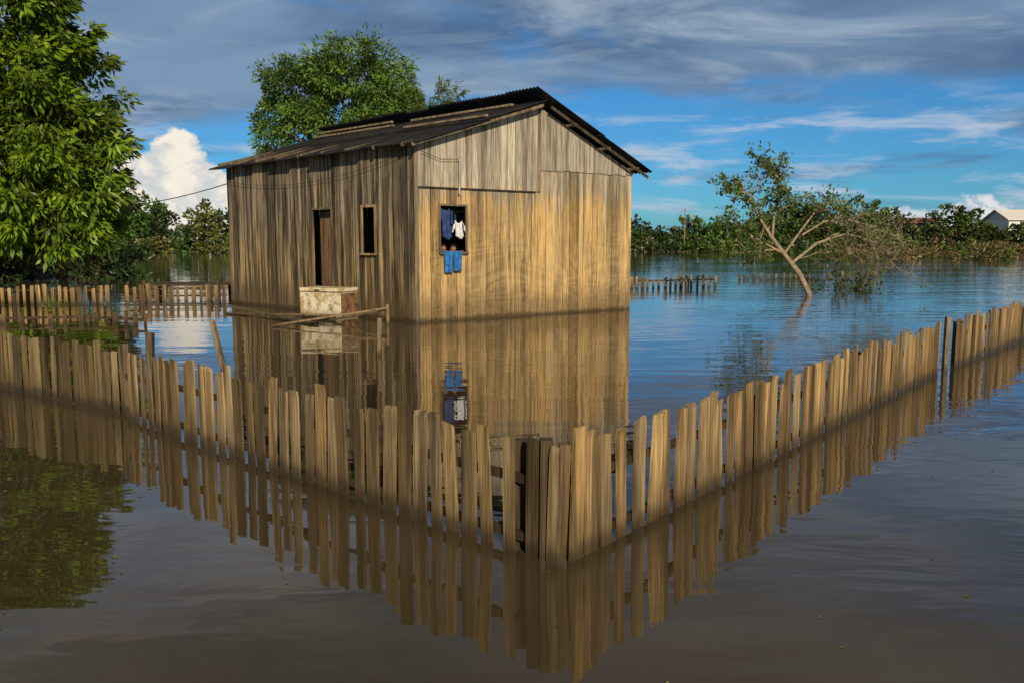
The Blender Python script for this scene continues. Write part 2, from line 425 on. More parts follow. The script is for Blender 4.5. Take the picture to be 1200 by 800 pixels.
p0=onS(.05,3.62,.12); p1=onS(SL-.1,3.4,.10); wb2.tube([p0.lerp(p1,f/8)-V((0,0,.35*4*(f/8)*(1-f/8))) for f in range(9)],[.005]*9,5)
wb2.build('house_wiring',[M_wire],house,smooth=True)

# ---------------------------------------------------------------- clothes in the window
def cloth(name,outline_fn,n1_,n2_,mat,parent):
    mb=MB()
    for j in range(n2_+1):
        for i in range(n1_+1): mb.v.append(tuple(outline_fn(i/n1_,j/n2_)))
    for j in range(n2_):
        for i in range(n1_):
            a=j*(n1_+1)+i; mb.f.append((a,a+1,a+n1_+2,a+n1_+1)); mb.c.append((1,1,1)); mb.m.append(0)
    o=mb.build(name,[mat],parent,smooth=True)
    s=o.modifiers.new('s','SOLIDIFY'); s.thickness=.006; return o
M_navy=plain('navy_cloth',(.022,.05,.16),.85,.4,9); M_white=plain('white_cloth',(.55,.57,.60),.85,.15,9); M_jean=plain('blue_cloth',(.02,.13,.36),.85,.35,12); M_dk=plain('dark_cloth',(.02,.035,.08),.9,.4,9)
def garment(name,a0,a1,z0,z1,mat,off=-.02,sleeves=True,lean=0):
    g=empty(name,tuple(onG((a0+a1)/2,z1,off)))
    wd=a1-a0
    def body(u,v):
        pinch=1-.10*math.sin(math.pi*v)+(.10*(v-.5))
        a=(a0+a1)/2+(u-.5)*wd*pinch*(.72 if sleeves else 1)+lean*v
        z=z1-(z1-z0)*v-.03*math.cos(math.pi*2*(u-.5))*(1-v)+.03*math.sin(u*6+1)*v
        return onG(a,z,off+.022*math.sin(u*17+v*2)*(.35+v)+.01*math.sin(u*31))
    cloth('torso',body,28,16,mat,g)
    if sleeves:
        for sgn in (-1,1):
            def sl_(u,v,sgn=sgn):
                a=(a0+a1)/2+sgn*wd*(.33+.17*u+.05*v); z=z1-.02-.08*u-(z1-z0)*.42*v
                return onG(a,z,off+.012+.014*math.sin(u*9+v*3))
            cloth('sleeve',sl_,8,8,mat,g)
    return g
lm=MB(); lm.tube([onG(.50,2.40,-.05),onG(.9,2.36,-.05),onG(1.28,2.40,-.05)],[.006]*3,5); lm.build('clothes_line',[M_wire],smooth=True)
garment('hanging_shirt',.555,.90,1.80,2.42,M_navy,-.01,True,.03)
garment('hanging_shirt',.70,1.04,1.92,2.40,M_dk,-.10,True)
garment('hanging_shirt',.90,1.215,1.82,2.16,M_white,.0,True,.02)
tg=empty('hanging_trousers',tuple(onG(.83,1.5,.12)))
for k,(a0,a1,zb) in enumerate([(.60,.83,1.06),(.838,1.06,1.09)]):
    def leg(u,v,a0=a0,a1=a1,zb=zb):
        if v<.15:
            o=-.06+ (v/.15)*.18; z=1.515+.008*math.sin(u*9)
        else:
            f=(v-.15)/.85; o=.12+.004*math.sin(f*9); z=1.515-(1.515-zb)*f
        return onG(a0+(a1-a0)*(u*(1-.08*v)+.04*v),z,o+.014*math.sin(u*14+v*3)*min(1,v*2))
    cloth('leg',leg,16,26,M_jean,tg)

# ---------------------------------------------------------------- children at the window
M_skin=plain('skin',(.22,.10,.054),.5,.12,8); M_hair=plain('black_hair',(.008,.006,.005),.6,.3,40)
M_eye=plain('eye_white',(.7,.68,.64),.3,.03); M_iris=plain('iris',(.01,.007,.005),.2,.1); M_lip=plain('lips',(.20,.06,.045),.5,.1)
def bodymat(shirt,shorts,name):
    m,t,b=new_mat(name); P=t.new('ShaderNodeTexCoord').outputs['Object']
    s=t.new('ShaderNodeSeparateXYZ'); t.put(s.inputs[0],P)
    c=t.mix(t.math('GREATER_THAN',s.outputs[2],.985),shirt,(.22,.10,.054))
    c=t.mix(t.math('GREATER_THAN',s.outputs[1],.125),c,(.22,.10,.054))
    c=t.mix(t.math('LESS_THAN',s.outputs[2],.60),c,shorts)
    c=t.mix(t.math('LESS_THAN',s.outputs[2],.34),c,(.22,.10,.054))
    t.put(b.inputs['Base Color'],c); b.inputs['Roughness'].default_value=.7; return m
def local_obj(name,me,parent,loc=(0,0,0),rot=(0,0,0),scale=(1,1,1)):
    o=bpy.data.objects.new(name,me); scene.collection.objects.link(o); o.parent=parent; o.location=loc; o.rotation_euler=rot; o.scale=scale; return o
def sphere_mesh(name,mat,fn=None,u=24,v=16,keep=None):
    raw=[V((math.sin(math.pi*j/v)*math.cos(2*math.pi*i/u),math.sin(math.pi*j/v)*math.sin(2*math.pi*i/u),math.cos(math.pi*j/v))) for j in range(v+1) for i in range(u)]
    vs=[tuple(fn(p) if fn else p) for p in raw]; fs=[]
    for j in range(v):
        for i in range(u):
            f=(j*u+i,(j+1)*u+i,(j+1)*u+(i+1)%u,j*u+(i+1)%u)
            if keep is None or keep(sum((raw[k] for k in f),V((0,0,0)))/4): fs.append(f)
    me=bpy.data.meshes.new(name); me.from_pydata(vs,[],fs); me.materials.append(mat)
    me.polygons.foreach_set('use_smooth',[True]*len(me.polygons)); me.update(); return me
def child(loc,rot,shirt,shorts,headturn,h=1.0):
    E=empty('child',loc,rot); E.scale=(h,h,h)
    vs=[(0,-.02,.60),(0,-.02,.74),(0,-.015,.88),(0,-.005,.975),(0,.0,1.03)]
    rd=[(.10,.075),(.095,.07),(.10,.07),(.042,.042),(.038,.038)]
    ed=[(0,1),(1,2),(2,3),(3,4)]
    def add(p,r,par): vs.append(p); rd.append(r if isinstance(r,tuple) else (r,r)); ed.append((par,len(vs)-1)); return len(vs)-1
    for sg in (-1,1):
        s=add((sg*.105,-.01,.925),.043,2); e=add((sg*.150,.09,.80),.032,s); f=add((sg*.115,.17,.955),.026,e); wst=add((sg*.085,.205,1.060),.019,f); pm_=add((sg*.080,.235,1.078),(.026,.014),wst)
        for k,(dx_,ln) in enumerate([(-.024,.034),(-.009,.042),(.006,.040),(.021,.030)]):
            a_=add((sg*.080+dx_,.262,1.082),.0075,pm_); b_=add((sg*.080+dx_*1.15,.262+ln*.6,1.078),.0068,a_); add((sg*.080+dx_*1.2,.262+ln*.85,1.060),.006,b_)
        a_=add((sg*.052,.235,1.076),.009,pm_); add((sg*.040,.255,1.074),.007,a_)
        hp=add((sg*.06,-.02,.55),.07,0); kn=add((sg*.068,0,.30),.045,hp); an=add((sg*.07,-.01,.06),.028,kn); add((sg*.075,.09,.022),(.028,.018),an)
    me=bpy.data.meshes.new('body'); me.from_pydata(vs,ed,[]); me.materials.append(bodymat(shirt,shorts,'child_clothes'))
    o=local_obj('body',me,E)
    md=o.modifiers.new('skin','SKIN'); md.use_smooth_shade=True
    if me.skin_vertices:
        for i,r in enumerate(rd): me.skin_vertices[0].data[i].radius=r
        me.skin_vertices[0].data[0].use_root=True
    sb=o.modifiers.new('sub','SUBSURF'); sb.levels=1; sb.render_levels=1
    H=bpy.data.objects.new('head_pivot',None); scene.collection.objects.link(H); H.parent=E; H.location=(0,.02,1.125); H.rotation_euler=(0,0,headturn)
    def hd(p):
        x,y,z=p.x*.070,p.y*.085,p.z*.102
        if p.z<0: k=1+.32*p.z; x*=k; y*=(1+.12*p.z)
        if p.y>0:
            y+= .016*math.exp(-((p.x/.16)**2+((p.z+.18)/.20)**2))
            y-= .008*(math.exp(-(((p.x-.38)/.22)**2+((p.z-.02)/.16)**2))+math.exp(-(((p.x+.38)/.22)**2+((p.z-.02)/.16)**2)))
            y+= .004*math.exp(-((p.x/.35)**2+((p.z+.52)/.12)**2))
        return V((x,y,z))
    local_obj('face',sphere_mesh('face',M_skin,hd,40,30),H)
    for sg in (-1,1):
        local_obj('eye',sphere_mesh('eye',M_eye,None,12,8),H,(sg*.026,.071,.003),(0,0,0),(.0125,.0085,.008))
        local_obj('pupil',sphere_mesh('pupil',M_iris,None,12,8),H,(sg*.026,.0775,.003),(0,0,0),(.0058,.0035,.0058))
        local_obj('eyebrow',sphere_mesh('eyebrow',M_hair,None,12,8),H,(sg*.027,.077,.021),(0,sg*.12,0),(.015,.004,.003))
        local_obj('ear',sphere_mesh('ear',M_skin,None,12,8),H,(sg*.069,-.002,-.006),(0,0,sg*.3),(.008,.016,.024))
    local_obj('mouth',sphere_mesh('mouth',M_lip,None,14,8),H,(0,.0755,-.052),(0,0,0),(.021,.007,.0065))
    local_obj('hair',sphere_mesh('hair',M_hair,lambda p:V((p.x*.077,p.y*.093-.003,p.z*.109+.003+.002*math.sin(p.x*20)*math.cos(p.y*23))),32,22,keep=lambda p:(p.z>.45 if p.y>.35 else p.z>-.25-.3*(p.y<-.3)+.5*max(0,p.y+.1))),H)
    return E
phi=math.atan2(-nG.x,nG.y)
for a_,sh_,so_,ht,hs in [(.735,(.5,.35,.08),(.03,.04,.09),.12,1.0),(1.0,(.35,.05,.05),(.05,.05,.05),-.15,.99)]:
    p=onG(a_,.457,-.17); 
    child((p.x,p.y,p.z),phi,sh_,so_,ht,hs)

# ---------------------------------------------------------------- old freezer box
fz=empty('old_freezer',(-4.1,18.4,0))
d1=V((.906,-.423,0)).normalized(); d2=V((.423,.906,0)).normalized(); K=V((-3.80,18.12,0))
M_fz,t,b=new_mat('stained_white_enamel'); P=pos_of(t)
n=t.noise(P,3.0,6,.65,.3); sep=t.new('ShaderNodeSeparateXYZ'); t.put(sep.inputs[0],P)
c=t.mix(t.ss(n,.42,.60),(.66,.60,.45),(.40,.28,.13)); n_=t.noise(P,7,5,.7)
c=t.mix(t.math('MULTIPLY',t.ss(n_,.52,.66),.75),c,(.15,.085,.04))
c=t.mix(t.ss(t.math('ADD',sep.outputs[2],t.math('MULTIPLY',n,.3)),.12,.42,.8,0),c,(.12,.075,.035))
at=t.new('ShaderNodeAttribute',attribute_name='tint'); c=t.mix(1.0,c,at.outputs[0],'MULTIPLY')
t.put(b.inputs['Base Color'],c); b.inputs['Roughness'].default_value=.6
def boxat(mb,c0,wx,wy,z0,z1,col=(1,1,1),ins=0):
    a=c0-d1*wx
    bt=[a+d1*ins+d2*ins,c0-d1*ins+d2*ins,c0-d1*ins+d2*(wy-ins),a+d1*ins+d2*(wy-ins)]
    mb.prism([p+V((0,0,z0)) for p in bt],[p+V((0,0,z1)) for p in bt],col)
mb=MB(); boxat(mb,K,1.12,.66,-.3,.60,(1,1,1)); boxat(mb,K,1.12,.66,.605,.62,(.4,.35,.3),.01)
boxat(mb,K+d1*.006-d2*.006,1.132,.672,.624,.70,(1.05,1.05,1.0))
ob=mb.build('cabinet_and_lid',[M_fz],fz); bv=ob.modifiers.new('b','BEVEL'); bv.width=.018; bv.segments=3; bv.limit_method='ANGLE'
mb=MB(); pz=K+d1*.004
def sq(z): return [pz+d2*.02+V((0,0,z)),pz+d1*.006+d2*.02+V((0,0,z)),pz+d1*.006+d2*.64+V((0,0,z)),pz+d2*.64+V((0,0,z))]
mb.prism(sq(.03),sq(.59),(1,1,1))
M_rust=plain('rust',(.17,.095,.045),.9,.6,7); mb.build('rusted_side_panel',[M_rust],fz)
mb=MB(); q0=K-d1*.62-d2*.03+V((0,0,.66)); mb.beam(q0-d1*.07,q0+d1*.07,.02,.025,(.4,.4,.4)); mb.build('handle',[M_rust],fz)

# ---------------------------------------------------------------- fences
def fence(name,pts,spacing=.152,wid=.100,h=.66,hj=.034,mat=M_fence,inside=V((0,1,0)),rails=(.42,.08),miss=.0,tone=(1,1,1),postevery=2.1,lean=.034,dark=.16):
    F=empty(name,tuple(pts[0])); mb=MB(); rb_=MB()
    for P0,P1 in zip(pts[:-1],pts[1:]):
        P0=V(P0);P1=V(P1); e=(P1-P0); ln=e.length; e.normalize(); inn=inside-e*inside.dot(e); inn.normalize()
        a=0.0; drift=0
        while a<ln-.02:
            wd=wid*random.uniform(.70,1.22)
            drift=drift*.8+random.gauss(0,.4)
            if random.random()>=miss:
                hh=h+max(-.10,min(.07,random.gauss(0,hj)+drift*.016)); th=random.uniform(.014,.022); l=random.gauss(0,lean)*hh
                lo=random.gauss(0,.018)
                v=random.uniform(.60,1.18)
                if random.random()<dark: v*=.48
                gr=random.random()**2*.4
                hu=random.uniform(-.05,.06); col=(v*(1+hu-gr*.12)*tone[0],v*tone[1],v*(1-hu+gr*.5)*tone[2])
                c0=P0+e*a; o=-inn*random.uniform(.0,.006)
                def q(s,z,d): return c0+e*s-inn*d+o+V((0,0,z))
                ta=hh+random.uniform(-.01,.01); tb=hh+random.uniform(-.01,.01)
                tp=wd*random.uniform(.80,1.0)
                bot=[q(-l*.9,-.7,0),q(wd-l*.9,-.7,0),q(wd-l*.9,-.7,th),q(-l*.9,-.7,th)]
                k=(wd-tp)/2
                mid=[q(l,hh*.94,0),q(wd+l,hh*.94,0),q(wd+l,hh*.94,th),q(l,hh*.94,th)]
                cut=random.choice([0,0,0,0,.15,.3])*wd
                top=[q(l+k,ta-cut*random.random(),lo*.3),q(wd-k+l,tb,lo*.3),q(wd-k+l,tb,th+lo*.3),q(l+k,ta-cut*.6,th+lo*.3)]
                mb.prism(bot[::-1],mid[::-1],col); mb.prism([m_ for m_ in mid][::-1],top[::-1],col)
            a+=spacing*random.uniform(.88,1.14)
        for z in rails:
            k=.06
            while k<ln-.1:
                k2=min(ln,k+random.uniform(2.2,3.2))
                rb_.beam(P0+e*k+inn*.022+V((0,0,z+random.uniform(-.015,.015))),P0+e*k2+inn*.022+V((0,0,z+random.uniform(-.015,.015))),.03,.05,(.34,.30,.25)); k=k2+.003
        k=.35
        while k<ln:
            x=P0+e*k+inn*.085; 
            rb_.beam(x+V((0,0,-.7)),x+V((random.uniform(-.02,.02),0,h-.1+random.uniform(-.1,.06))),.08,.08,(.42,.37,.30)); k+=postevery*random.uniform(.8,1.2)
    mb.build('pickets',[mat],F); rb_.build('rails_and_posts',[M_old],F); return F
C=(.25,4.21,0)
fence('picket_fence',[C,(-1.20,5.52,0),(-3.10,7.27,0),(-3.80,7.93,0)],tone=(.92,.92,.90),dark=.24)
fence('picket_fence',[(-3.86,8.12,0),(-6.1,9.62,0),(-9.5,11.9,0)],h=.66,tone=(.66,.69,.70),dark=.28,wid=.108)
fence('picket_fence',[(.30,4.24,0),(3.34,7.94,0),(5.62,10.70,0)],spacing=.162,wid=.112,tone=(1.10,1.07,1.0),dark=.14)
fence('picket_fence',[(6.12,11.22,0),(9.12,14.5,0),(14,19.6,0)],h=.66,spacing=.135,tone=(.90,.88,.86),wid=.105)
for nm,(x,y),h_,w_,c_ in [('fence_post',(.175,4.30),.66,.085,(.40,.33,.26)),('fence_post',(.275,4.32),.63,.08,(.7,.58,.42)),('fence_post',(5.84,10.95),.72,.07,(1.2,1.1,1)),('fence_post',(-3.81,8.02),.72,.07,(.6,.55,.5))]:
    mb=MB(); mb.beam((x,y,-.7),(x+.01,y,h_),w_,w_*.8,c_); o=mb.build(nm,[M_old]); bv=o.modifiers.new('b','BEVEL'); bv.width=.006; bv.segments=2
fence('picket_fence',[(-22,22.2,0),(-14.3,22.9,0),(-11.2,22.7,0)],h=.50,spacing=.2,wid=.11,tone=(1.1,1.05,1),hj=.03,rails=(.40,))
fence('picket_fence',[(-10.9,23.1,0),(-8.3,23.9,0)],h=.50,spacing=.2,wid=.11,tone=(.8,.75,.7),rails=(.40,.2))
fence('picket_fence',[(4.4,30.6,0),(7.9,31.8,0)],h=.44,spacing=.24,wid=.12,tone=(.9,.85,.8),rails=(.3,),hj=.05)
fence('picket_fence',[(10.5,38.0,0),(18,40,0)],h=.30,spacing=.36,wid=.12,tone=(.7,.65,.6),rails=(),hj=.1,miss=.2,lean=.12)
fence('picket_fence',[(-13.0,17.0,0),(-9.0,17.6,0),(-7.6,16.9,0)],h=.22,spacing=.3,wid=.1,tone=(.7,.65,.6),rails=(.12,),hj=.08,miss=.2,lean=.1)

# ---------------------------------------------------------------- stakes and planks
def stick(name,a,b,w_,h_,col=(1,1,1)):
    mb=MB(); mb.beam(a,b,w_,h_,col); o=mb.build(name,[M_old]); bv=o.modifiers.new('b','BEVEL'); bv.width=min(w_,h_)*.15; return o
stick('leaning_stake',(-3.70,10.7,-.5),(-3.95,10.75,.68),.09,.05,(1.1,1,.9))
stick('wooden_post',(-2.06,12.5,-.6),(-2.03,12.5,.56),.07,.07,(1,.95,.85))
stick('wooden_plank',(-4.9,16.7,.03),(-2.65,17.3,.34),.13,.035,(1.5,1.3,1.05))
stick('wooden_plank',(-7.1,20.7,.10),(-4.1,17.1,.03),.12,.04,(1.1,1,.85))
stick('wooden_plank',(-6.9,19.7,.02),(-3.9,18.0,.12),.10,.04,(1.3,1.15,.95))
stick('wooden_post',(-2.62,17.25,-.5),(-2.62,17.22,.42),.06,.06,(1.2,1.1,.9))
stick('fallen_branch',(-4.0,17.9,.02),(-2.7,17.45,.30),.05,.05,(.8,.7,.6))
stick('wooden_post',(-4.45,9.9,-.5),(-4.4,9.9,.62),.10,.08,(.8,.75,.65))
J=empty('wooden_jetty',(-10.6,27,0)); mb=MB()
for k in range(9): mb.beam((-12+k*.32,26.6,.34),(-12+k*.32,28.0,.36),.28,.04,(.5,.45,.4))
for x in (-12,-9.6):
    for y in (26.8,27.9): mb.beam((x,y,-.8),(x,y,.5),.1,.1,(.5,.45,.4))
mb.build('deck',[M_old],J)
n=70; pts=np.stack([rng.uniform(-4,5,n),rng.uniform(2.6,13,n),np.full(n,.004)],axis=1); ax=rng.normal(size=(n,3)); ax[:,2]=0
me_=leaves_obj('floating_leaves',pts,ax,rng.uniform(.015,.035,n),rng.uniform(.005,.010,n),np.array((.16,.16,.05))*rng.uniform(.4,1.3,(n,1)),M_leaf_far)

# ---------------------------------------------------------------- trees
def crown(ells,ncl,per,clr,leafL,leafW,base,var=.35,droop=.5,inner=.55,yell=.25,out=.6,lumpa=.13):
    vol=np.array([e[1][0]*e[1][1]+e[1][1]*e[1][2]+e[1][0]*e[1][2] for e in ells]); vol=vol/vol.sum()
    C_=[];A_=[];K_=[]
    for _ in range(ncl):
        k=rng.choice(len(ells),p=vol); c,r=np.array(ells[k][0]),np.array(ells[k][1])
        d=rng.normal(size=3); d/=np.linalg.norm(d)
        lump=1+lumpa*math.sin(5*d[0]+3*d[2]+k)*math.cos(4*d[1]+6*d[2])
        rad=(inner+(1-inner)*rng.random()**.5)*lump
        cc=c+d*r*rad
        n=max(2,int(per*rng.uniform(.6,1.4))); g=rng.normal(size=(n,3)); g/=np.linalg.norm(g,axis=1,keepdims=True)
        rr=clr*rng.uniform(.6,1.35)
        pts=cc+g*rr*rng.random((n,1))**.6*np.array([1,1,.75])
        ax=g*.8+d*out+np.array([0,0,-droop])+rng.normal(size=(n,3))*.3
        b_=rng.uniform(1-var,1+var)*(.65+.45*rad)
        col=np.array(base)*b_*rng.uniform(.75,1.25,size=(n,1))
        y=rng.random((n,1))*yell; col=col*(1-y)+col*y*np.array([2.2,1.6,.6])
        C_.append(pts);A_.append(ax);K_.append(col)
    C_=np.concatenate(C_);A_=np.concatenate(A_);K_=np.concatenate(K_); n=len(C_)
    return C_,A_,leafL*rng.uniform(.65,1.25,n),leafW*rng.uniform(.7,1.25,n),np.clip(K_,0,1)
def limbs(mb,base,targets,r0,trunk_top,col=(1,1,1)):
    base=V(base);tt=V(trunk_top)
    mb.tube([base,base.lerp(tt,.5)+V((.1,0,0)),tt],[r0,r0*.8,r0*.62],10,col)
    for T in targets:
        T=V(T); m1=tt.lerp(T,.4)+V((random.uniform(-.4,.4),random.uniform(-.4,.4),.25)); 
        mb.tube([tt-V((0,0,.1)),m1,tt.lerp(T,.75),T],[r0*.45,r0*.3,r0*.17,r0*.06],7,col)
        for _ in range(3):
            s=tt.lerp(T,random.uniform(.45,.85)); q=s+V((random.uniform(-1,1),random.uniform(-1,1),random.uniform(.1,1)))*((T-tt).length*.28)
            mb.tube([s,s.lerp(q,.5)+V((0,0,.08)),q],[r0*.13,r0*.08,r0*.03],5,col)
T=empty('mango_tree',(-25,38.5,0)); mb=MB()
limbs(mb,(-25,38.5,-.6),[(-30,38,8),(-27,40,12.5),(-23,37,13),(-20.5,37,8),(-21,39,5),(-24,35,7),(-28,35,6)],.5,(-25,38.5,3.2))
limbs(mb,(-21.3,38.8,-.4),[(-19.5,38,5),(-21.5,37,6.5)],.2,(-21.1,38.8,2.2))
mb.build('trunk',[M_bark],T,smooth=True)
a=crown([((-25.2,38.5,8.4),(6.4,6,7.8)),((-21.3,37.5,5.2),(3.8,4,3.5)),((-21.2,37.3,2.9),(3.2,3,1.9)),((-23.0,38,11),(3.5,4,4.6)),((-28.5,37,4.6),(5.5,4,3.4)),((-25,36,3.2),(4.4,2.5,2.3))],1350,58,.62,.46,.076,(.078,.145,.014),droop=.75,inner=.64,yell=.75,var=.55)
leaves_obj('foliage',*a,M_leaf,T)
T=empty('leafy_tree',(-6.9,34.6,0)); mb=MB()
limbs(mb,(-6.9,34.6,-.8),[(-9.6,34.5,7.4),(-7.9,34,8.8),(-6,34.3,9.2),(-5.0,34.4,8.2),(-9.2,33.6,6.4),(-5.6,33.6,7)],.26,(-7.3,34.5,4.6))
mb.build('trunk',[M_bark],T,smooth=True)
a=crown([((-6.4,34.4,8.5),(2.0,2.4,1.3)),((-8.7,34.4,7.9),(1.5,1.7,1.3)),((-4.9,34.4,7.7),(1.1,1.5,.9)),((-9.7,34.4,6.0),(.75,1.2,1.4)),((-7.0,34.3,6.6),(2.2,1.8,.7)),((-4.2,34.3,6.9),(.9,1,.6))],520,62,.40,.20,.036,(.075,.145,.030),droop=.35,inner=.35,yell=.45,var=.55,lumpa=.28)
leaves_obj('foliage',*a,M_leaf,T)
T=empty('bamboo_plant',(-3.6,33,0)); mb=MB(); Cs=[];As=[]
for k in range(16):
    tip=V((-2.9+random.uniform(-1.3,1.2),33+random.uniform(-.6,.6),random.uniform(6.9,8.0))); b0=V((-3.6+random.uniform(-.2,.2),33,-.6))
    mid=V((b0.x+(tip.x-b0.x)*.25,33,6.2)); mb.tube([b0,mid,mid.lerp(tip,.6)+V((0,0,.25)),tip],[.03,.02,.012,.005],5,(.8,1,.5))
    for _ in range(110):
        f=random.random(); p=mid.lerp(tip,f)+V((0,0,.25*math.sin(math.pi*f))); Cs.append(np.array(p)+rng.normal(size=3)*.05); As.append(np.array((tip.x-mid.x,0,-.3))*.5+rng.normal(size=3)*.5)
mb.build('canes',[M_barklight],T,smooth=True)
n=len(Cs); leaves_obj('foliage',np.array(Cs),np.array(As),rng.uniform(.18,.38,n),rng.uniform(.016,.032,n),np.array((.11,.16,.035))*rng.uniform(.6,1.4,(n,1)),M_leaf,T)
T=empty('half_bare_tree',(9.62,26.5,0)); mb=MB(); Cs=[];As=[];Ks=[]
def twig(p,d,ln,r,lev,leafy):
    pts=[V(p)];rr=[r];d=V(d).normalized()
    nseg=4
    for i in range(nseg):
        d=(d+V((random.gauss(0,.22),random.gauss(0,.22),random.gauss(0,.16)))).normalized()
        pts.append(pts[-1]+d*ln/nseg); rr.append(r*(1-.75*(i+1)/nseg))
    mb.tube(pts,rr,5 if r>.012 else 3)
    if leafy and lev<=1:
        for _ in range(int(9*leafy+random.random())):
            q=pts[random.randint(1,4)].lerp(pts[random.randint(1,4)],random.random()); Cs.append(np.array(q)+rng.normal(size=3)*.05); As.append(rng.normal(size=3)+np.array([0,0,.1])); Ks.append(np.array((.10,.155,.035))*random.uniform(.6,1.4))
    if lev>0:
        for _ in range(4):
            i=random.randint(1,4); dd=(d+V((random.gauss(0,.7),random.gauss(0,.6),random.gauss(.05,.55)))).normalized()
            twig(pts[i],dd,ln*random.uniform(.45,.75),max(.007,r*.5),lev-1,leafy)
def limb(pts,r0,r1,leafy,nt,tl,bias=(0,0,0)):
    pts=[V(p) for p in pts]; n=len(pts)
    mb.tube(pts,[r0+(r1-r0)*i/(n-1) for i in range(n)],8)
    for _ in range(nt):
        i=random.randint(0,n-2) if random.random()<.25 else random.randint(max(0,n-3),n-2)
        p=pts[i].lerp(pts[i+1],random.random()); d=(pts[i+1]-pts[i]).normalized()*.5+V((random.gauss(0,.6),random.gauss(0,.6),random.gauss(.1,.5)))+V(bias)
        twig(p,d,tl*random.uniform(.6,1.2),.022,2,leafy)
Y=26.5
limb([(9.75,Y,-.7),(9.60,Y,.1),(9.25,Y,.75),(8.75,Y,1.35),(8.35,Y,1.85)],.10,.065,0,0,1)
limb([(8.35,Y,1.85),(7.95,Y+.1,2.5),(7.6,Y,3.1),(7.3,Y,3.6)],.055,.02,.55,9,.75,(-.2,0,.2))
limb([(8.35,Y,1.85),(8.35,Y-.1,2.6),(8.5,Y,3.4),(8.25,Y,4.2)],.05,.015,.5,9,.75,(0,0,.3))
limb([(8.75,Y,1.35),(9.3,Y-.1,2.2),(9.7,Y,2.7),(10.0,Y,2.9)],.045,.015,.22,7,.7)
limb([(9.0,Y,1.05),(9.8,Y,1.7),(10.8,Y+.2,2.0),(11.7,Y,1.7),(12.4,Y,1.15)],.055,.015,.06,24,1.0,(.1,0,-.1))
limb([(9.3,Y,1.95),(10.1,Y+.2,2.4),(11.0,Y,2.4),(12.0,Y,2.0)],.035,.012,.1,18,.9)
limb([(8.75,Y,1.35),(8.0,Y,1.75),(7.4,Y+.1,2.1),(7.0,Y,2.2)],.04,.012,.35,8,.65)
limb([(8.6,Y,1.5),(8.0,Y,1.45),(7.4,Y,1.4)],.03,.01,.15,5,.6)
mb.build('branches',[M_barklight],T,smooth=True)
n=len(Cs); leaves_obj('foliage',np.array(Cs),np.array(As),rng.uniform(.10,.19,n),rng.uniform(.025,.045,n),np.array(Ks),M_leaf,T)
T=empty('twiggy_shrub',(12.6,31,0)); mb=MB(); Cs=[];As=[];Ks=[]
for k in range(14): twig((12.6+random.uniform(-.5,.5),31+random.uniform(-.3,.3),-.2),(random.gauss(0,.6),random.gauss(0,.5),.7),1.0,.02,1,.6)
mb.build('branches',[M_bark],T); n=len(Cs); leaves_obj('foliage',np.array(Cs),np.array(As),rng.uniform(.12,.2,n),rng.uniform(.03,.05,n),np.array(Ks)*.6,M_leaf,T)

# distant woods
parts=[]
def dtree(x,y,h,r,base,ncl=36,yl=.35,gz=.6,lv=1.0):
    e=[((x,y,gz+h*.60),(r,r*.8,h*.38)),((x+r*.6,y-.5,gz+h*.40),(r*.7,r*.6,h*.30)),((x-r*.6,y-.5,gz+h*.36),(r*.7,r*.6,h*.30)),((x,y-1,gz+h*.2),(r*1.1,r*.6,h*.25))]
    b_=tuple(c*random.uniform(.7,1.15) for c in base)
    parts.append(crown(e,ncl,22,.85*lv,.80*lv,.27*lv,b_,droop=.2,inner=.45,yell=yl,var=.5))
G1=(.044,.085,.020);G2=(.070,.108,.024);G3=(.028,.055,.016);G4=(.11,.088,.040)
x=-175
while x<190:
    y=159+8*math.sin(x*.03)+5*math.sin(x*.11)+random.uniform(0,5)
    px=x/y
    hh=random.uniform(4.0,6.8)
    if px<.1: hh=random.uniform(5.5,9.5)
    if .30<px<.47: hh=random.uniform(5.8,8.4)
    if px>.56: hh=random.uniform(3.8,5.4)
    if .475<px<.505: hh=4.4
    dtree(x,y,hh,random.uniform(2.2,4.2),random.choice([G1,G2,G3,G1]))
    x+=random.uniform(1.9,3.2)
for px,y,h_,r in [(.42,168,11.0,4.6),(.45,170,8.6,3.4),(.345,166,10.2,3.2),(.365,166,8.8,3),(-.47,150,13.0,4),(-.445,152,11.0,4),(.53,168,9.1,3.2),(.555,170,8.2,3.0),(.30,166,7.6,3)]:
    dtree(px*y,y,h_,r,G1,80)
x=-150
while x<175:
    y=149+8*math.sin(x*.03)+5*math.sin(x*.11)+random.uniform(-2,1); 
    dtree(x,y,random.uniform(1.6,3.4),random.uniform(1.8,3.2),random.choice([G2,G1,G3,G4 if x/y>.35 else G2]),16,.4,-.1,.75); x+=random.uniform(1.4,2.8)
cat=[np.concatenate([p[i] for p in parts]) for i in range(5)]
T=empty('distant_trees',(0,160,0)); leaves_obj('foliage',*cat,M_leaf_far,T)
T=empty('flooded_brush',(50,92,0)); parts=[]
for k in range(34):
    x=random.uniform(38,72); y=random.uniform(82,100)
    e=[((x,y,random.uniform(.3,.8)),(random.uniform(1,2.4),1,random.uniform(.5,1.1)))]
    parts.append(crown(e,16,14,.45,.45,.08,random.choice([G4,G4,(.10,.09,.04),G2]),droop=.0,inner=.4,yell=.3))
cat=[np.concatenate([p[i] for p in parts]) for i in range(5)]; leaves_obj('foliage',*cat,M_leaf_far,T)
T=empty('bank_shrubs',(-24,36,0)); parts=[]
for k in range(26):
    x=random.uniform(-34,-18.6); parts.append(crown([((x,random.uniform(37,42),.5),(1.0,.8,.6))],10,16,.35,.3,.06,random.choice([G1,G3,G4]),droop=.0,inner=.4))
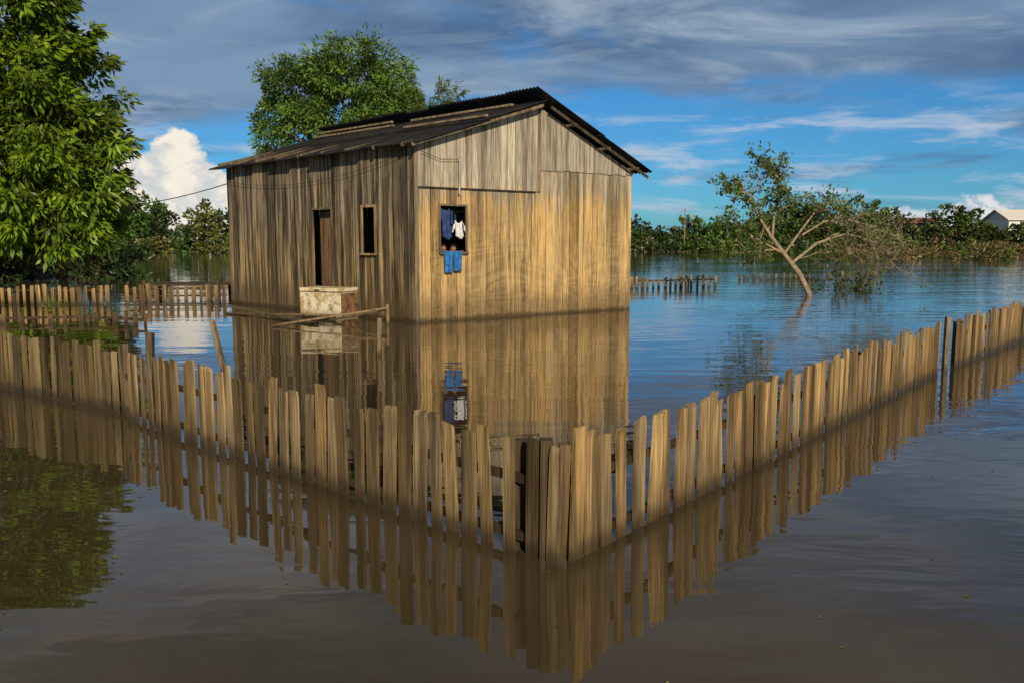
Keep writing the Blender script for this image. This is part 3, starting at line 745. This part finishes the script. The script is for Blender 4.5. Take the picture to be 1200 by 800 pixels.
cat=[np.concatenate([p[i] for p in parts]) for i in range(5)]; leaves_obj('foliage',*cat,M_leaf_far,T)

# ---------------------------------------------------------------- distant houses and pole
M_wh=plain('white_paint',(.75,.75,.72),.6,.08); M_brk,t,b=new_mat('red_brick')
bt=t.new('ShaderNodeTexBrick'); t.put(bt.inputs['Vector'],t.new('ShaderNodeTexCoord').outputs['Object']); bt.inputs['Color1'].default_value=(.33,.12,.07,1); bt.inputs['Color2'].default_value=(.26,.09,.05,1); bt.inputs['Mortar'].default_value=(.3,.26,.22,1); bt.inputs['Scale'].default_value=2; t.put(b.inputs['Base Color'],bt.outputs[0])
M_tile=plain('pale_roof',(.66,.64,.60),.7,.1,3); M_dark=plain('dark_glass',(.02,.02,.025),.2,.1)
def far_house(name,x,y,wx,wy,z0,ze,zr,mw,mr):
    E=empty(name,(x,y,z0)); mb=MB()
    a=[(x-wx/2,y-wy/2),(x+wx/2,y-wy/2),(x+wx/2,y+wy/2),(x-wx/2,y+wy/2)]
    mb.prism([(p[0],p[1],z0) for p in a],[(p[0],p[1],ze) for p in a]); mb.build('walls',[mw],E)
    mb=MB(); o=.6
    for yy0,yy1,zz0,zz1 in [(y-wy/2-o,y,ze-.15,zr),(y+wy/2+o,y,ze-.15,zr)]:
        mb.prism([(x-wx/2-o,yy0,zz0+.02),(x+wx/2+o,yy0,zz0+.02),(x+wx/2+o,yy1,zz1),(x-wx/2-o,yy1,zz1)],[(x-wx/2-o,yy0,zz0+.17),(x+wx/2+o,yy0,zz0+.17),(x+wx/2+o,yy1,zz1+.15),(x-wx/2-o,yy1,zz1+.15)])
    mb.face([(x-wx/2,y-wy/2,ze),(x-wx/2,y+wy/2,ze),(x-wx/2,y,zr)]); mb.face([(x+wx/2,y-wy/2,ze),(x+wx/2,y+wy/2,ze),(x+wx/2,y,zr)])
    mb.build('roof',[mr],E)
    mb=MB()
    for k in range(3):
        cx=x-wx/2+wx*(k+.5)/3; mb.prism([(cx-.6,y-wy/2-.05,ze-2),(cx+.6,y-wy/2-.05,ze-2),(cx+.6,y-wy/2-.01,ze-2),(cx-.6,y-wy/2-.01,ze-2)],[(cx-.6,y-wy/2-.05,ze-.9),(cx+.6,y-wy/2-.05,ze-.9),(cx+.6,y-wy/2-.01,ze-.9),(cx-.6,y-wy/2-.01,ze-.9)])
    mb.build('windows',[M_dark],E)
far_house('white_house',110,176,14,9,1,6.5,8.6,M_wh,M_tile)
far_house('brick_house',86,176,5,7,1,5.9,6.9,M_brk,plain('clay_tiles',(.26,.12,.08),.8))
E=empty('utility_pole',(33,158,.5)); mb=MB(); mb.tube([(33,158,0),(33,158,8.3)],[.12,.09],8); mb.beam((32.2,158,7.8),(33.8,158,7.8),.12,.12); mb.build('pole_and_crossarm',[M_barklight],E)
print('done')
